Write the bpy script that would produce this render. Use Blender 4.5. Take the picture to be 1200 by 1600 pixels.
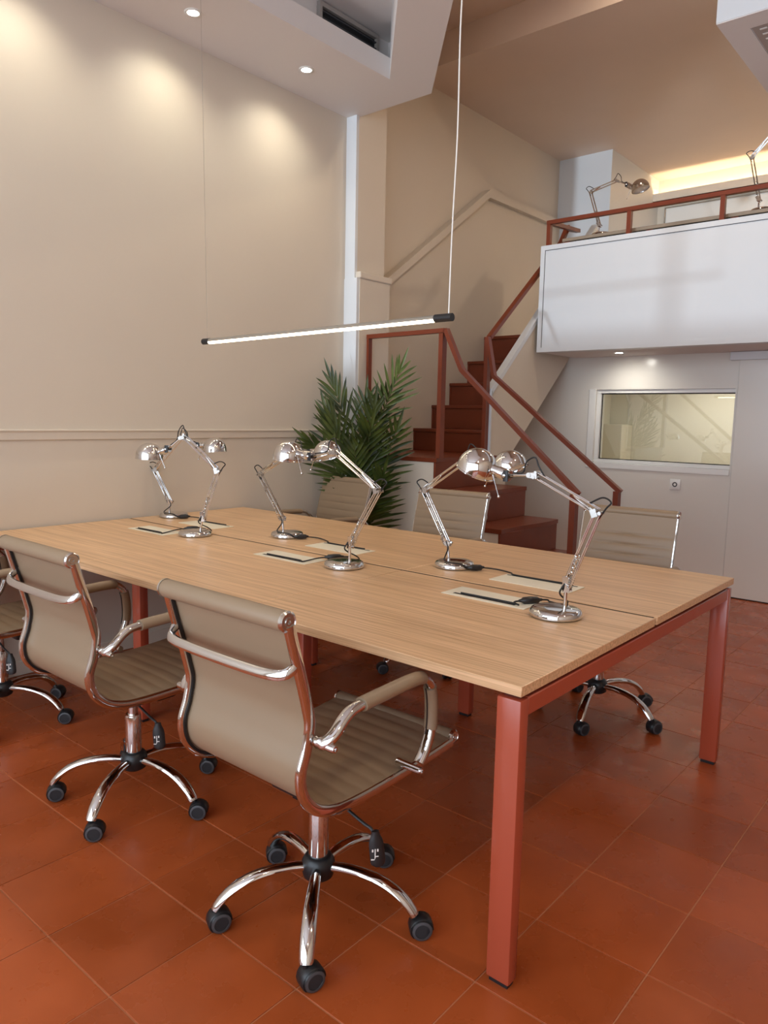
import bpy, bmesh, math, random
from mathutils import Vector, Matrix

for o in list(bpy.data.objects): bpy.data.objects.remove(o)
sc = bpy.context.scene
COL = sc.collection
PI = math.pi
R = math.radians
random.seed(4)

# ------------------------------------------------------------------ camera
F, YAW, PIT, ROL = 1162.16, 0.703333, -0.126520, 0.020056
CAM = Vector((0.77455, -1.39142, 1.31782))
fw = Vector((-math.sin(YAW)*math.cos(PIT), math.cos(YAW)*math.cos(PIT), math.sin(PIT)))
rt = Vector((math.cos(YAW), math.sin(YAW), 0)); up = rt.cross(fw)
rt2 = rt*math.cos(ROL)+up*math.sin(ROL); up2 = up*math.cos(ROL)-rt*math.sin(ROL)
cd = bpy.data.cameras.new('camera'); cam = bpy.data.objects.new('camera', cd); COL.objects.link(cam)
m = Matrix((rt2, up2, -fw)).transposed().to_4x4(); m.translation = CAM
cam.matrix_world = m
cd.sensor_fit = 'VERTICAL'; cd.sensor_height = 36; cd.sensor_width = 27
cd.lens = F/1600*36; cd.clip_start = 0.05
sc.camera = cam

# ------------------------------------------------------------------ view, world, lights
sc.view_settings.view_transform = 'Standard'
sc.view_settings.look = 'None'
sc.view_settings.gamma = 1
sc.view_settings.use_curve_mapping = False
sc.view_settings.exposure = 0.0
sc.cycles.max_bounces = 8
sc.cycles.diffuse_bounces = 4
sc.cycles.glossy_bounces = 5
sc.cycles.transparent_max_bounces = 8
sc.cycles.caustics_reflective = False
sc.cycles.caustics_refractive = False
sc.cycles.sample_clamp_indirect = 6

w = bpy.data.worlds.new('World'); sc.world = w; w.use_nodes = True
bg = w.node_tree.nodes['Background']
bg.inputs[0].default_value = (0.74, 0.86, 1.0, 1); bg.inputs[1].default_value = 4.6
SHOP_Y = -3.6            # the shop front behind the camera: its openings let the daylight in
H_SOF, H_MAIN, H_MEZ = 3.337, 4.19, 3.965

def light(name, kind, loc, energy, color, target=None, parent=None, **kw):
    d = bpy.data.lights.new(name, kind); d.energy = energy; d.color = color
    for k, v in kw.items(): setattr(d, k, v)
    o = bpy.data.objects.new(name, d); COL.objects.link(o); o.location = loc
    if target is not None:
        o.rotation_euler = (Vector(target)-Vector(loc)).to_track_quat('-Z', 'Y').to_euler()
    if parent: o.parent = parent
    return o
p = light('daylight_portal', 'AREA', (0.0, SHOP_Y-0.02, 1.9), 1, (1, 1, 1), target=(0.0, 3, 1.9), shape='RECTANGLE', size=5.6, size_y=3.0)
p.data.cycles.is_portal = True
WARM = (1.0, 0.80, 0.58); SPOTC = (1.0, 0.95, 0.78)
# warm fill lights added under the ceiling outside the frame, without fixtures
for i, (x, y, e) in enumerate(((-0.2, -2.4, 14), (1.9, -2.2, 14), (1.9, 0.4, 18), (-.95, 3.05, 16), (-.5, 6.1, 26))):
    light('ceiling_fill_light', 'AREA', (x, y, (H_MEZ if y > 5 else H_MAIN)-0.03), e, WARM, target=(x, y, 0), shape='DISK', size=0.22)

# sunlight thrown back into the room by the street, coming in low and rising
light('street_sun_glint', 'SUN', (0, -6, 1), 1.0, (.78, .90, 1.0), target=(-.12, -1.0, 2.01), angle=R(1.6))

# ------------------------------------------------------------------ mesh helpers
def sweep(bm, pts, ru, rv=None, ref=None, n=10, caps=True, power=2.0):
    """tube along pts; ru/rv half sizes along ref and across (numbers or lists)"""
    pts = [Vector(p) for p in pts]; k = len(pts)
    if rv is None: rv = ru
    RU = ru if isinstance(ru, (list, tuple)) else [ru]*k
    RV = rv if isinstance(rv, (list, tuple)) else [rv]*k
    rings = []; prevU = None
    for i, p in enumerate(pts):
        t = (pts[min(i+1, k-1)]-pts[max(i-1, 0)])
        if t.length < 1e-9: t = Vector((0, 0, 1))
        t.normalize()
        if ref is not None: U = Vector(ref)
        elif prevU is not None: U = prevU
        else: U = Vector((0, 0, 1)) if abs(t.z) < .9 else Vector((1, 0, 0))
        U = U-U.dot(t)*t
        if U.length < 1e-6: U = Vector((1, 0, 0)) if abs(t.x) < .9 else Vector((0, 1, 0)); U = U-U.dot(t)*t
        U.normalize(); prevU = U; V = t.cross(U)
        ring = []
        for j in range(n):
            a = 2*PI*j/n + (PI/4 if n == 4 else 0)
            c, s = math.cos(a), math.sin(a)
            if n == 4: c *= 1.41421; s *= 1.41421
            elif power != 2.0:
                c = math.copysign(abs(c)**(2/power), c); s = math.copysign(abs(s)**(2/power), s)
            ring.append(bm.verts.new(p+U*c*RU[i]+V*s*RV[i]))
        rings.append(ring)
    for a, b in zip(rings, rings[1:]):
        for j in range(n): bm.faces.new((a[j], a[(j+1) % n], b[(j+1) % n], b[j]))
    if caps:
        bm.faces.new(rings[0][::-1]); bm.faces.new(rings[-1])
    return bm

def spline(P, n=6):
    P = [Vector(p) for p in P]
    if len(P) < 3: return P
    Q = [P[0]*2-P[1]]+P+[P[-1]*2-P[-2]]; out = []
    for i in range(1, len(Q)-2):
        a, b, c, d = Q[i-1:i+3]
        for j in range(n):
            t = j/n
            out.append(0.5*((2*b)+(c-a)*t+(2*a-5*b+4*c-d)*t*t+(3*b-a-3*c+d)*t**3))
    out.append(P[-1]); return out

def box(bm, lo, hi, bev=0.0, seg=1):
    lo, hi = Vector(lo), Vector(hi)
    r = bmesh.ops.create_cube(bm, size=1)
    for v in r['verts']:
        v.co = Vector(((lo[i]+hi[i])/2+v.co[i]*(hi[i]-lo[i]) for i in range(3)))
    if bev > 0:
        es = list({e for v in r['verts'] for e in v.link_edges})
        bmesh.ops.bevel(bm, geom=es, offset=bev, segments=seg, affect='EDGES', profile=0.5)
    return bm

def prism(bm, poly, axis, a, b):
    """extrude a 2-D polygon; axis 0: (y,z) along x, 1: (x,z) along y, 2: (x,y) along z"""
    def P(u, v, w): return ((w, u, v), (u, w, v), (u, v, w))[axis]
    A = [bm.verts.new(P(u, v, a)) for u, v in poly]; B = [bm.verts.new(P(u, v, b)) for u, v in poly]
    n = len(poly); bm.faces.new(A[::-1]); bm.faces.new(B)
    for i in range(n): bm.faces.new((A[i], A[(i+1) % n], B[(i+1) % n], B[i]))
    bmesh.ops.recalc_face_normals(bm, faces=bm.faces)
    return bm

def lathe(bm, prof, n=24, M=None):
    M = M or Matrix.Identity(4); rings = []
    for r, z in prof:
        if r < 1e-6: rings.append([bm.verts.new(M @ Vector((0, 0, z)))])
        else: rings.append([bm.verts.new(M @ Vector((r*math.cos(2*PI*j/n), r*math.sin(2*PI*j/n), z))) for j in range(n)])
    for a, b in zip(rings, rings[1:]):
        for j in range(n):
            q = (j+1) % n
            if len(a) == 1 and len(b) == 1: continue
            if len(a) == 1: bm.faces.new((a[0], b[q], b[j]))
            elif len(b) == 1: bm.faces.new((a[j], a[q], b[0]))
            else: bm.faces.new((a[j], a[q], b[q], b[j]))
    for r in (rings[0], rings[-1]):
        if len(r) > 1:
            try: bm.faces.new(r)
            except ValueError: pass
    bmesh.ops.recalc_face_normals(bm, faces=bm.faces)
    return bm

def axisM(loc, d):
    """matrix with local z along d at loc"""
    q = Vector(d).normalized().to_track_quat('Z', 'Y')
    m = q.to_matrix().to_4x4(); m.translation = Vector(loc); return m

def B(): return bmesh.new()

def obj(name, bm, mat, parent=None, world=False, smooth=40, kind=None, label=None):
    if world and parent is not None:
        root = parent
        while root.parent: root = root.parent
        inv = (Matrix.Translation(root.location) @ root.rotation_euler.to_matrix().to_4x4()).inverted()
        bm.transform(inv)
    me = bpy.data.meshes.new(name); bm.to_mesh(me); bm.free()
    if smooth:
        me.polygons.foreach_set('use_smooth', [True]*len(me.polygons))
        me.set_sharp_from_angle(angle=R(smooth))
    for mm in (mat if isinstance(mat, (list, tuple)) else [mat]): me.materials.append(mm)
    o = bpy.data.objects.new(name, me); COL.objects.link(o)
    if parent: o.parent = parent
    if kind: o['kind'] = kind
    if label: o['label'] = label
    return o

def thing(name, label, cat, loc=(0, 0, 0), rz=0, group=None):
    o = bpy.data.objects.new(name, None); COL.objects.link(o); o.empty_display_size = .05
    o.location = loc; o.rotation_euler = (0, 0, rz); tag(o, label, cat, group); return o
def tag(o, label, cat, group=None):
    o['label'] = label; o['category'] = cat
    if group: o['group'] = group
    return o
def dup(root, loc, rz, label):
    r = root.copy(); COL.objects.link(r); r.location = loc; r.rotation_euler = (0, 0, rz); r['label'] = label
    def rec(src, dst):
        for ch in list(src.children):
            c = ch.copy(); COL.objects.link(c); c.parent = dst; rec(ch, c)
    rec(root, r); return r
def struct(name, bm, mat, parent=None, smooth=None):
    return obj(name, bm, mat, parent, smooth=smooth, kind='structure')

# ------------------------------------------------------------------ materials
def nt(name):
    m = bpy.data.materials.new(name); m.use_nodes = True
    t = m.node_tree; return m, t, t.nodes['Principled BSDF']
def noise_bump(t, b, scale, strength, detail=3, dist=0.01, vec=None):
    n = t.nodes.new('ShaderNodeTexNoise'); n.inputs['Scale'].default_value = scale; n.inputs['Detail'].default_value = detail
    tc = t.nodes.new('ShaderNodeTexCoord')
    t.links.new(vec or tc.outputs['Object'], n.inputs['Vector'])
    u = t.nodes.new('ShaderNodeBump'); u.inputs['Strength'].default_value = strength; u.inputs['Distance'].default_value = dist
    t.links.new(n.outputs['Fac'], u.inputs['Height']); t.links.new(u.outputs['Normal'], b.inputs['Normal'])
    return n
def mat(name, col, rough=.5, metal=0, bump=None, var=0.0, vscale=3.0, coat=0, coat_r=.05, spec=.5):
    m, t, b = nt(name)
    b.inputs['Base Color'].default_value = (*col, 1); b.inputs['Roughness'].default_value = rough
    b.inputs['Metallic'].default_value = metal; b.inputs['Coat Weight'].default_value = coat
    b.inputs['Coat Roughness'].default_value = coat_r; b.inputs['Specular IOR Level'].default_value = spec
    if bump: noise_bump(t, b, *bump)
    if var:
        n = t.nodes.new('ShaderNodeTexNoise'); n.inputs['Scale'].default_value = vscale; n.inputs['Detail'].default_value = 4
        tc = t.nodes.new('ShaderNodeTexCoord'); t.links.new(tc.outputs['Object'], n.inputs['Vector'])
        mx = t.nodes.new('ShaderNodeMix'); mx.data_type = 'RGBA'
        mx.inputs[6].default_value = (*[c*(1-var) for c in col], 1); mx.inputs[7].default_value = (*[min(1, c*(1+var)) for c in col], 1)
        t.links.new(n.outputs['Fac'], mx.inputs[0]); t.links.new(mx.outputs[2], b.inputs['Base Color'])
    return m
def emit(name, col, s):
    m, t, b = nt(name); b.inputs['Base Color'].default_value = (*col, 1)
    b.inputs['Emission Color'].default_value = (*col, 1); b.inputs['Emission Strength'].default_value = s; return m

M_WALL = mat('matte_cream_paint', (.665, .585, .485), .55, bump=(90, .12, 3, .002), var=.02)
M_GLOSSW = mat('gloss_white_paint', (.72, .68, .62), .20, bump=(5, .06, 2, .01), var=.015)
M_WHITE = mat('white_paint', (.70, .725, .75), .38, bump=(14, .05, 2, .003), var=.01)
M_CEIL = mat('ceiling_paint', (.68, .55, .46), .6, bump=(7, .10, 3, .006), var=.03)
M_SOF = mat('soffit_paint', (.74, .69, .66), .6)
M_CHROME = mat('chrome', (.68, .665, .65), .07, 1)
M_JOINT = mat('satin_joint_metal', (.50, .47, .44), .28, 1)
M_STEEL = mat('brushed_steel', (.62, .60, .57), .22, 1)
M_BLACK = mat('black_plastic', (.012, .012, .013), .38, bump=(300, .1, 2, .0005))
M_GREY = mat('grey_rubber', (.06, .06, .065), .5)
M_RED = mat('red_oxide_enamel', (.180, .034, .012), .36, var=.06, vscale=5, spec=.4)
M_TREAD = mat('red_oxide_step_paint', (.170, .035, .013), .34, bump=(9, .12, 3, .006), var=.10, vscale=6, spec=.3)
M_LEG = mat('terracotta_enamel', (.40, .075, .036), .27, var=.03, coat=.3, coat_r=.15)
M_CORD = mat('black_cord', (.01, .01, .01), .55)
M_CREAM = mat('cream_lacquered_metal', (.86, .79, .62), .4)
M_PLASTIC = mat('white_plastic', (.80, .79, .76), .3)
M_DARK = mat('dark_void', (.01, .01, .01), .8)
M_CABLE = mat('white_cable', (.75, .72, .66), .5)
M_TUBE = emit('lit_diffuser', (1.0, .84, .60), 9.0)
M_LED = emit('lit_led_disc', (1.0, .94, .80), 40.0)
M_COVE = emit('lit_cove_strip', (1.0, .80, .50), 52.0)

def leather():
    m, t, b = nt('taupe_leatherette')
    b.inputs['Base Color'].default_value = (.295, .208, .130, 1); b.inputs['Roughness'].default_value = .42
    n = noise_bump(t, b, 260, .12, 3, .0008)
    return m
M_LEATH = leather()

def oak():
    m, t, b = nt('oak_laminate')
    tc = t.nodes.new('ShaderNodeTexCoord'); mp = t.nodes.new('ShaderNodeMapping'); mp.inputs['Scale'].default_value = (1.6, 95, 95)
    t.links.new(tc.outputs['Object'], mp.inputs[0])
    n = t.nodes.new('ShaderNodeTexNoise'); n.inputs['Scale'].default_value = 1.3; n.inputs['Detail'].default_value = 5; n.inputs['Roughness'].default_value = .65
    t.links.new(mp.outputs[0], n.inputs['Vector'])
    r = t.nodes.new('ShaderNodeValToRGB'); e = r.color_ramp.elements
    e[0].position = .30; e[0].color = (.50, .285, .135, 1); e[1].position = .62; e[1].color = (.82, .53, .30, 1)
    t.links.new(n.outputs['Fac'], r.inputs[0]); t.links.new(r.outputs[0], b.inputs['Base Color'])
    b.inputs['Roughness'].default_value = .36
    u = t.nodes.new('ShaderNodeBump'); u.inputs['Strength'].default_value = .08; u.inputs['Distance'].default_value = .001
    t.links.new(n.outputs['Fac'], u.inputs['Height']); t.links.new(u.outputs[0], b.inputs['Normal'])
    return m
M_OAK = oak()

def tile_mat():
    m, t, b = nt('painted_terracotta_tile')
    oi = t.nodes.new('ShaderNodeObjectInfo'); ge = t.nodes.new('ShaderNodeNewGeometry')
    n = t.nodes.new('ShaderNodeTexNoise'); n.inputs['Scale'].default_value = 3.4; n.inputs['Detail'].default_value = 5
    t.links.new(ge.outputs['Position'], n.inputs['Vector'])
    r = t.nodes.new('ShaderNodeValToRGB'); e = r.color_ramp.elements
    e[0].position = .3; e[0].color = (.315, .062, .014, 1); e[1].position = .72; e[1].color = (.430, .092, .024, 1)
    t.links.new(n.outputs['Fac'], r.inputs[0])
    h = t.nodes.new('ShaderNodeHueSaturation')
    mr = t.nodes.new('ShaderNodeMapRange'); mr.inputs['To Min'].default_value = .90; mr.inputs['To Max'].default_value = 1.10
    t.links.new(oi.outputs['Random'], mr.inputs['Value']); t.links.new(mr.outputs[0], h.inputs['Value'])
    t.links.new(r.outputs[0], h.inputs['Color']); t.links.new(h.outputs[0], b.inputs['Base Color'])
    n2 = t.nodes.new('ShaderNodeTexNoise'); n2.inputs['Scale'].default_value = 7; n2.inputs['Detail'].default_value = 6
    t.links.new(ge.outputs['Position'], n2.inputs['Vector'])
    m2 = t.nodes.new('ShaderNodeMapRange'); m2.inputs['From Min'].default_value = .3; m2.inputs['From Max'].default_value = .7
    m2.inputs['To Min'].default_value = .22; m2.inputs['To Max'].default_value = .36
    t.links.new(n2.outputs['Fac'], m2.inputs['Value']); t.links.new(m2.outputs[0], b.inputs['Roughness'])
    n3 = t.nodes.new('ShaderNodeTexNoise'); n3.inputs['Scale'].default_value = 12; n3.inputs['Detail'].default_value = 3
    t.links.new(ge.outputs['Position'], n3.inputs['Vector'])
    u = t.nodes.new('ShaderNodeBump'); u.inputs['Strength'].default_value = .045; u.inputs['Distance'].default_value = .006
    t.links.new(n3.outputs['Fac'], u.inputs['Height']); t.links.new(u.outputs[0], b.inputs['Normal'])
    b.inputs['Specular IOR Level'].default_value = .34
    return m
M_TILE = tile_mat()
M_GROUT = mat('terracotta_grout', (.50, .19, .085), .6)

def glass():
    m, t, b = nt('window_glass'); t.nodes.remove(b)
    o = t.nodes['Material Output']; g = t.nodes.new('ShaderNodeBsdfGlossy'); g.inputs['Roughness'].default_value = .01
    tr = t.nodes.new('ShaderNodeBsdfTransparent'); tr.inputs[0].default_value = (.96, .97, .94, 1)
    fr = t.nodes.new('ShaderNodeFresnel'); fr.inputs[0].default_value = 1.52
    ml = t.nodes.new('ShaderNodeMath'); ml.operation = 'MULTIPLY_ADD'; ml.inputs[1].default_value = 1.5; ml.inputs[2].default_value = .03
    mx = t.nodes.new('ShaderNodeMixShader')
    t.links.new(fr.outputs[0], ml.inputs[0]); t.links.new(ml.outputs[0], mx.inputs[0])
    t.links.new(tr.outputs[0], mx.inputs[1]); t.links.new(g.outputs[0], mx.inputs[2]); t.links.new(mx.outputs[0], o.inputs[0])
    return m
M_GLASS = glass()

def palm_mat(name, c1, c2):
    m, t, b = nt(name)
    n = t.nodes.new('ShaderNodeTexNoise'); n.inputs['Scale'].default_value = 9
    ge = t.nodes.new('ShaderNodeTexCoord'); t.links.new(ge.outputs['Object'], n.inputs['Vector'])
    r = t.nodes.new('ShaderNodeValToRGB'); e = r.color_ramp.elements
    e[0].position = .35; e[0].color = (*c1, 1); e[1].position = .65; e[1].color = (*c2, 1)
    t.links.new(n.outputs['Fac'], r.inputs[0]); t.links.new(r.outputs[0], b.inputs['Base Color'])
    b.inputs['Roughness'].default_value = .42
    return m
M_LEAF = palm_mat('palm_leaf', (.018, .034, .006), (.075, .105, .018))
M_LEAFL = palm_mat('young_palm_leaf', (.07, .12, .03), (.16, .22, .06))
M_STEM = mat('palm_stem', (.10, .11, .035), .5)

# ------------------------------------------------------------------ room shell
XL, XW, YW = -2.93, -3.10, 4.60           # left wall, stair wall, window wall
XR = 3.2
fl = struct('floor', box(B(), (XW-.1, SHOP_Y-.1, -.12), (XR+.1, YW+1.6, -.0022)), M_GROUT)
TS = .2975; TY = .2965
tb = box(B(), (-TS/2+.0018, -TY/2+.0018, -.0030), (TS/2-.0018, TY/2-.0018, 0), .0009)
tme = bpy.data.meshes.new('floor_tile'); tb.to_mesh(tme); tb.free(); tme.materials.append(M_TILE)
rest = B()
def px(P):
    v = Vector(P)-CAM; q = v.dot(fw)
    if q < .25: return None
    return 600+F*v.dot(rt2)/q, 800-F*v.dot(up2)/q
for i in range(-11, 13):
    for j in range(-13, 16):
        x = .215-TS*.5+TS*i*1.0; y = -.016+TY*(j+.5)
        if x < XL-.14 or x > XR-.1 or y < SHOP_Y+.1 or y > YW+.1: continue
        u = px((x, y, 0))
        if u and -110 < u[0] < 1310 and -50 < u[1] < 1900:
            o = bpy.data.objects.new('floor_tile', tme); COL.objects.link(o); o.parent = fl; o.location = (x, y, random.uniform(-.0006, .0004))
            o.rotation_euler = (random.uniform(-.0018, .0018), random.uniform(-.0018, .0018), 0)
        else:
            box(rest, (x-TS/2+.0018, y-TY/2+.0018, -.003), (x+TS/2-.0018, y+TY/2-.0018, 0))
obj('tiles_beyond', rest, M_TILE, fl, smooth=None, kind='stuff')

struct('wall_left', box(B(), (XL-.2, SHOP_Y, -.01), (XL, 2.528, H_MAIN)), M_WALL)
# chair rail on the left wall
struct('trim_1', box(box(B(), (XL, SHOP_Y, 1.172), (XL+.012, 2.528, 1.222), .003), (XL, SHOP_Y, 1.214), (XL+.020, 2.528, 1.226), .003), M_WALL)
struct('baseboard_left', box(B(), (XL, SHOP_Y, 0), (XL+.012, 2.528, .07), .003), M_WALL)
# pier at the end of the left wall, thicker below its ledge
pier = struct('wall_pier', box(B(), (XW-.15, 2.528, 0), (-2.838, 2.815, H_MAIN)), M_WALL)
struct('lower_pier', box(B(), (-2.9, 2.524, 0), (-2.806, 2.845, 2.27)), M_WALL, pier)
struct('pier_ledge', box(B(), (-2.9, 2.516, 2.27), (-2.794, 2.858, 2.315), .008, 2), M_WALL, pier)
# pier front: the daylight on it is put into a cooler white
struct('pier_daylit_face', box(box(B(), (XL-.01, 2.503, 0), (-2.838, 2.528, H_SOF)), (XL-.01, 2.497, 0), (-2.810, 2.524, 2.27)), M_WHITE)
# stair wall with its thicker lower part and the band on top of it
sw = struct('wall_stair', box(B(), (XW-.2, 2.5, -.01), (XW, 7.6, H_MAIN)), M_WALL)
prism_pts = [(2.815, 0), (5.86, 0), (5.86, 3.285), (4.462, 3.275), (3.16, 2.365), (2.815, 2.124)]
struct('lower_stair_wall', prism(B(), prism_pts, 0, XW, XW+.030), M_WALL, sw)
struct('wall_band', prism(prism(B(), [(2.815, 2.124), (3.16, 2.365), (4.462, 3.275), (4.462, 3.345), (3.16, 2.432), (2.815, 2.190)], 0, XW, XW+.078),
       [(4.462, 3.275), (5.86, 3.285), (5.86, 3.35), (4.462, 3.345)], 0, XW, XW+.078), M_WALL, sw)

# window wall (north) with the window opening
WX0, WX1, WZ0, WZ1 = -1.985, -.882, .975, 1.585
bw = B()
box(bw, (XW, YW, -.01), (-2.29, YW+.12, 1.80)); box(bw, (-2.29, YW, -.01), (WX0, YW+.12, 2.05)); box(bw, (WX1, YW, -.01), (XR, YW+.12, 2.05))
box(bw, (WX0, YW, -.01), (WX1, YW+.12, WZ0)); box(bw, (WX0, YW, WZ1), (WX1, YW+.12, 2.05))
struct('wall_back', bw, M_GLOSSW)
win = bpy.data.objects.new('window_1', None); COL.objects.link(win); win['kind'] = 'structure'; win.location = (0, 0, 0)
fb = B()
box(fb, (WX0, YW+.020, WZ0), (WX1, YW+.10, WZ0+.030), .002); box(fb, (WX0, YW+.020, WZ1-.03), (WX1, YW+.10, WZ1), .002)
box(fb, (WX0, YW+.020, WZ0+.03), (WX0+.035, YW+.10, WZ1-.03), .002); box(fb, (WX1-.006, YW+.020, WZ0+.03), (WX1, YW+.10, WZ1-.03))
obj('window_frame', fb, M_PLASTIC, win, kind='structure')
cb = B()
box(cb, (WX0-.06, YW-.008, WZ0-.045), (WX1+.0, YW, WZ0), .002); box(cb, (WX0-.06, YW-.008, WZ0), (WX0, YW, WZ1+.005), .002)
obj('window_casing', cb, M_PLASTIC, win, kind='structure')
obj('window_pane', box(B(), (WX0+.035, YW+.05, WZ0+.03), (WX1-.006, YW+.056, WZ1-.03)), M_GLASS, win, kind='structure')
gb = B(); z0, z1, x0, x1 = WZ0+.03, WZ1-.03, WX0+.035, WX1-.006
for a, b_ in (((x0, z0), (x1, z0+.006)), ((x0, z1-.008), (x1, z1)), ((x0, z0), (x0+.006, z1))):
    box(gb, (a[0], YW+.044, a[1]), (b_[0], YW+.05, b_[1]))
obj('window_gasket', gb, M_DARK, win, kind='structure')
# small lit room behind the window
M_ROOM = mat('pale_yellow_paint', (.76, .73, .63), .6)
rb = B()
box(rb, (-2.36, 5.58, .0), (.6, 5.66, 1.85)); box(rb, (-2.36, YW+.12, 0), (-2.28, 5.58, 1.85)); box(rb, (.6, YW+.12, 0), (.7, 5.66, 1.85))
box(rb, (-2.36, YW+.12, 1.78), (.7, 5.66, 1.85))
struct('wall_booth', rb, M_ROOM)
hb = box(B(), (-2.275, 5.33, .0), (-2.05, 5.575, 1.295), .004)
tag(obj('booth_cabinet', hb, M_ROOM), 'pale yellow low cabinet seen through the window', 'cabinet')
light('booth_lamp_light', 'AREA', (-.9, 5.1, 1.76), 10.5, (1.0, .91, .76), target=(-.9, 5.1, 0), shape='RECTANGLE', size=1.4, size_y=.2)
# sliding panel right of the window
dr = bpy.data.objects.new('door_1', None); COL.objects.link(dr); dr['kind'] = 'structure'
obj('door_leaf', box(B(), (-.862, YW-.022, .008), (.5, YW-.003, 1.80), .002), M_GLOSSW, dr, kind='structure')
obj('door_track', box(B(), (-.925, YW-.05, 1.79), (.6, YW, 1.851), .003), M_WHITE, dr, kind='structure')
obj('door_gap', box(B(), (-.862, YW-.018, .0005), (.5, YW-.004, .008)), M_DARK, dr, kind='structure')
struct('dark_strip_back', box(B(), (-2.2, YW-.003, .0), (-.862, YW, .006)), M_DARK)  # thin dark strip along the foot of the window wall
so = thing('wall_socket', 'square white wall socket below the interior window', 'socket', (-1.278, YW, .835))
obj('socket_plate', box(B(), (-.042, -.010, -.042), (.042, -.0005, .042), .004, 2), M_PLASTIC, so)
obj('socket_ring', lathe(B(), [(.020, 0), (.0265, 0), (.0265, .004), (.020, .004), (.020, 0)], 24, axisM((0, -.010, 0), (0, -1, 0))), M_PLASTIC, so)
obj('socket_recess', lathe(B(), [(0, 0), (.0195, 0), (.0195, .001), (0, .001)], 24, axisM((0, -.010, 0), (0, -1, 0))), M_GREY, so)
pb = B()
for s in (-1, 1): lathe(pb, [(0, 0), (.0032, 0), (.0032, .0016), (0, .0016)], 10, axisM((s*.0095, -.0105, 0), (0, -1, 0)))
obj('pin_hole', pb, M_DARK, so)
ib = B(); box(ib, (-.0125, -.0124, -.0035), (-.006, -.0115, .0035)); box(ib, (.006, -.0124, -.0035), (.0125, -.0124+.0009, .0035))
obj('socket_insert', lathe(B(), [(0, 0), (.011, 0), (.010, .003), (0, .003)], 16, axisM((0, -.011, 0), (0, -1, 0))), M_PLASTIC, so)
ib.free()

# mezzanine: floor slab, white balcony front with a thin raised border
XB, YB, ZB0, ZB1 = -2.215, 3.97, 1.853, 2.665
struct('floor_mezzanine', box(B(), (XB+.02, YB+.10, ZB0), (XR, 7.5, 2.05)), M_SOF)
struct('floor_stair_head', box(B(), (XW, 4.74, 1.95), (XB+.02, 7.3, 2.068)), M_SOF)
wb = struct('wall_balcony', box(B(), (XB, YB, ZB0), (XR, YB+.10, ZB1)), M_WHITE)
bb = B(); box(bb, (XB, YB-.006, ZB1-.035), (XR, YB, ZB1)); box(bb, (XB, YB-.006, ZB0), (XR, YB, ZB0+.035)); box(bb, (XB, YB-.006, ZB0+.035), (XB+.035, YB, ZB1-.035))
struct('balcony_border', bb, M_WHITE, wb)
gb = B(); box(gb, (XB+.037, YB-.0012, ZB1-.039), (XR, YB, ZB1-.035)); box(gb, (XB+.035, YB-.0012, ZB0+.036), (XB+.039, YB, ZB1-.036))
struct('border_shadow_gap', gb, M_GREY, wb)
# far end of the mezzanine: pier, back wall, lit cove
struct('wall_mezzanine_pier', box(B(), (XW, 5.86, 2.05), (-2.534, 7.3, H_MAIN)), M_WHITE)
struct('trim_3', box(box(B(), (XW, 5.853, 3.00), (-2.527, 5.86, 3.045)), (-2.534, 5.853, 3.00), (-2.527, 7.1, 3.045)), M_WHITE)
struct('wall_mezzanine_back', box(B(), (-2.534, 7.1, 2.05), (XR, 7.3, H_MAIN)), M_WALL)
struct('trim_4', box(box(B(), (-2.534, 6.94, 3.685), (XR, 7.1, 3.71)), (-2.534, 6.94, 3.685), (XR, 6.955, 3.79)), M_WALL)
tag(obj('cove_light_strip', box(B(), (-2.52, 7.01, 3.711), (XR-.1, 7.03, 3.722)), M_COVE), 'warm glowing light strip in the cove under the upstairs ceiling', 'light strip')
wbd = thing('whiteboard', 'plain white board on the upstairs back wall behind the railing', 'whiteboard', (0, 7.1, 0))
obj('board', box(B(), (-2.435, -.016, 2.85), (.2, -.003, 3.655), .002), M_PLASTIC, wbd)
obj('board_frame', box(box(box(B(), (-2.45, -.02, 3.655), (.21, -.002, 3.667)), (-2.45, -.02, 2.838), (-2.435, -.002, 3.655)), (-2.435, -.02, 2.838), (.2, -.002, 2.85)), M_STEEL, wbd)

# ceilings: main, lower one over the stair and mezzanine, angled soffit
cb = B()
box(cb, (-2.475, SHOP_Y, H_MAIN), (XR, 3.42, H_MAIN+.1)); box(cb, (XW-.2, 2.5, H_MAIN), (-2.475, 3.42, H_MAIN+.1))
struct('ceiling', cb, M_CEIL)
struct('ceiling_mezzanine', box(B(), (XW-.2, 3.42, H_MEZ), (XR, 7.6, H_MAIN+.1)), M_CEIL)
struct('wall_right', box(B(), (XR, SHOP_Y, 0), (XR+.1, 7.6, H_MAIN)), M_WALL)
XF = -2.325
dx, dy = -1.531+2.244, 1.770-2.546; dl = math.hypot(dx, dy); dx /= dl; dy /= dl
Kx, Ky = -2.244+dx*2.9, 2.546+dy*2.9                         # outer edge end
Ix, Iy = XF+dx*2.75, 2.236+dy*2.75                         # inner edge end
sb = B()
prism(sb, [(XL, SHOP_Y), (XF, SHOP_Y), (XF, 2.236), (Ix, Iy), (Kx, Ky), (-2.244, 2.546), (XL, 2.546)], 2, H_SOF, H_SOF+.12)
prism(sb, [(XF, 2.236), (Ix, Iy), (Kx, Ky), (-2.244, 2.546)], 2, H_SOF+.12, H_MAIN)
prism(sb, [(XL, 2.42), (XF-.02, 2.42), (XF, 2.236), (-2.244, 2.546), (XL, 2.546)], 2, H_SOF+.12, H_MAIN)
box(sb, (XL, SHOP_Y, H_SOF+.12), (-2.50, 2.42, H_MAIN))
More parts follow.
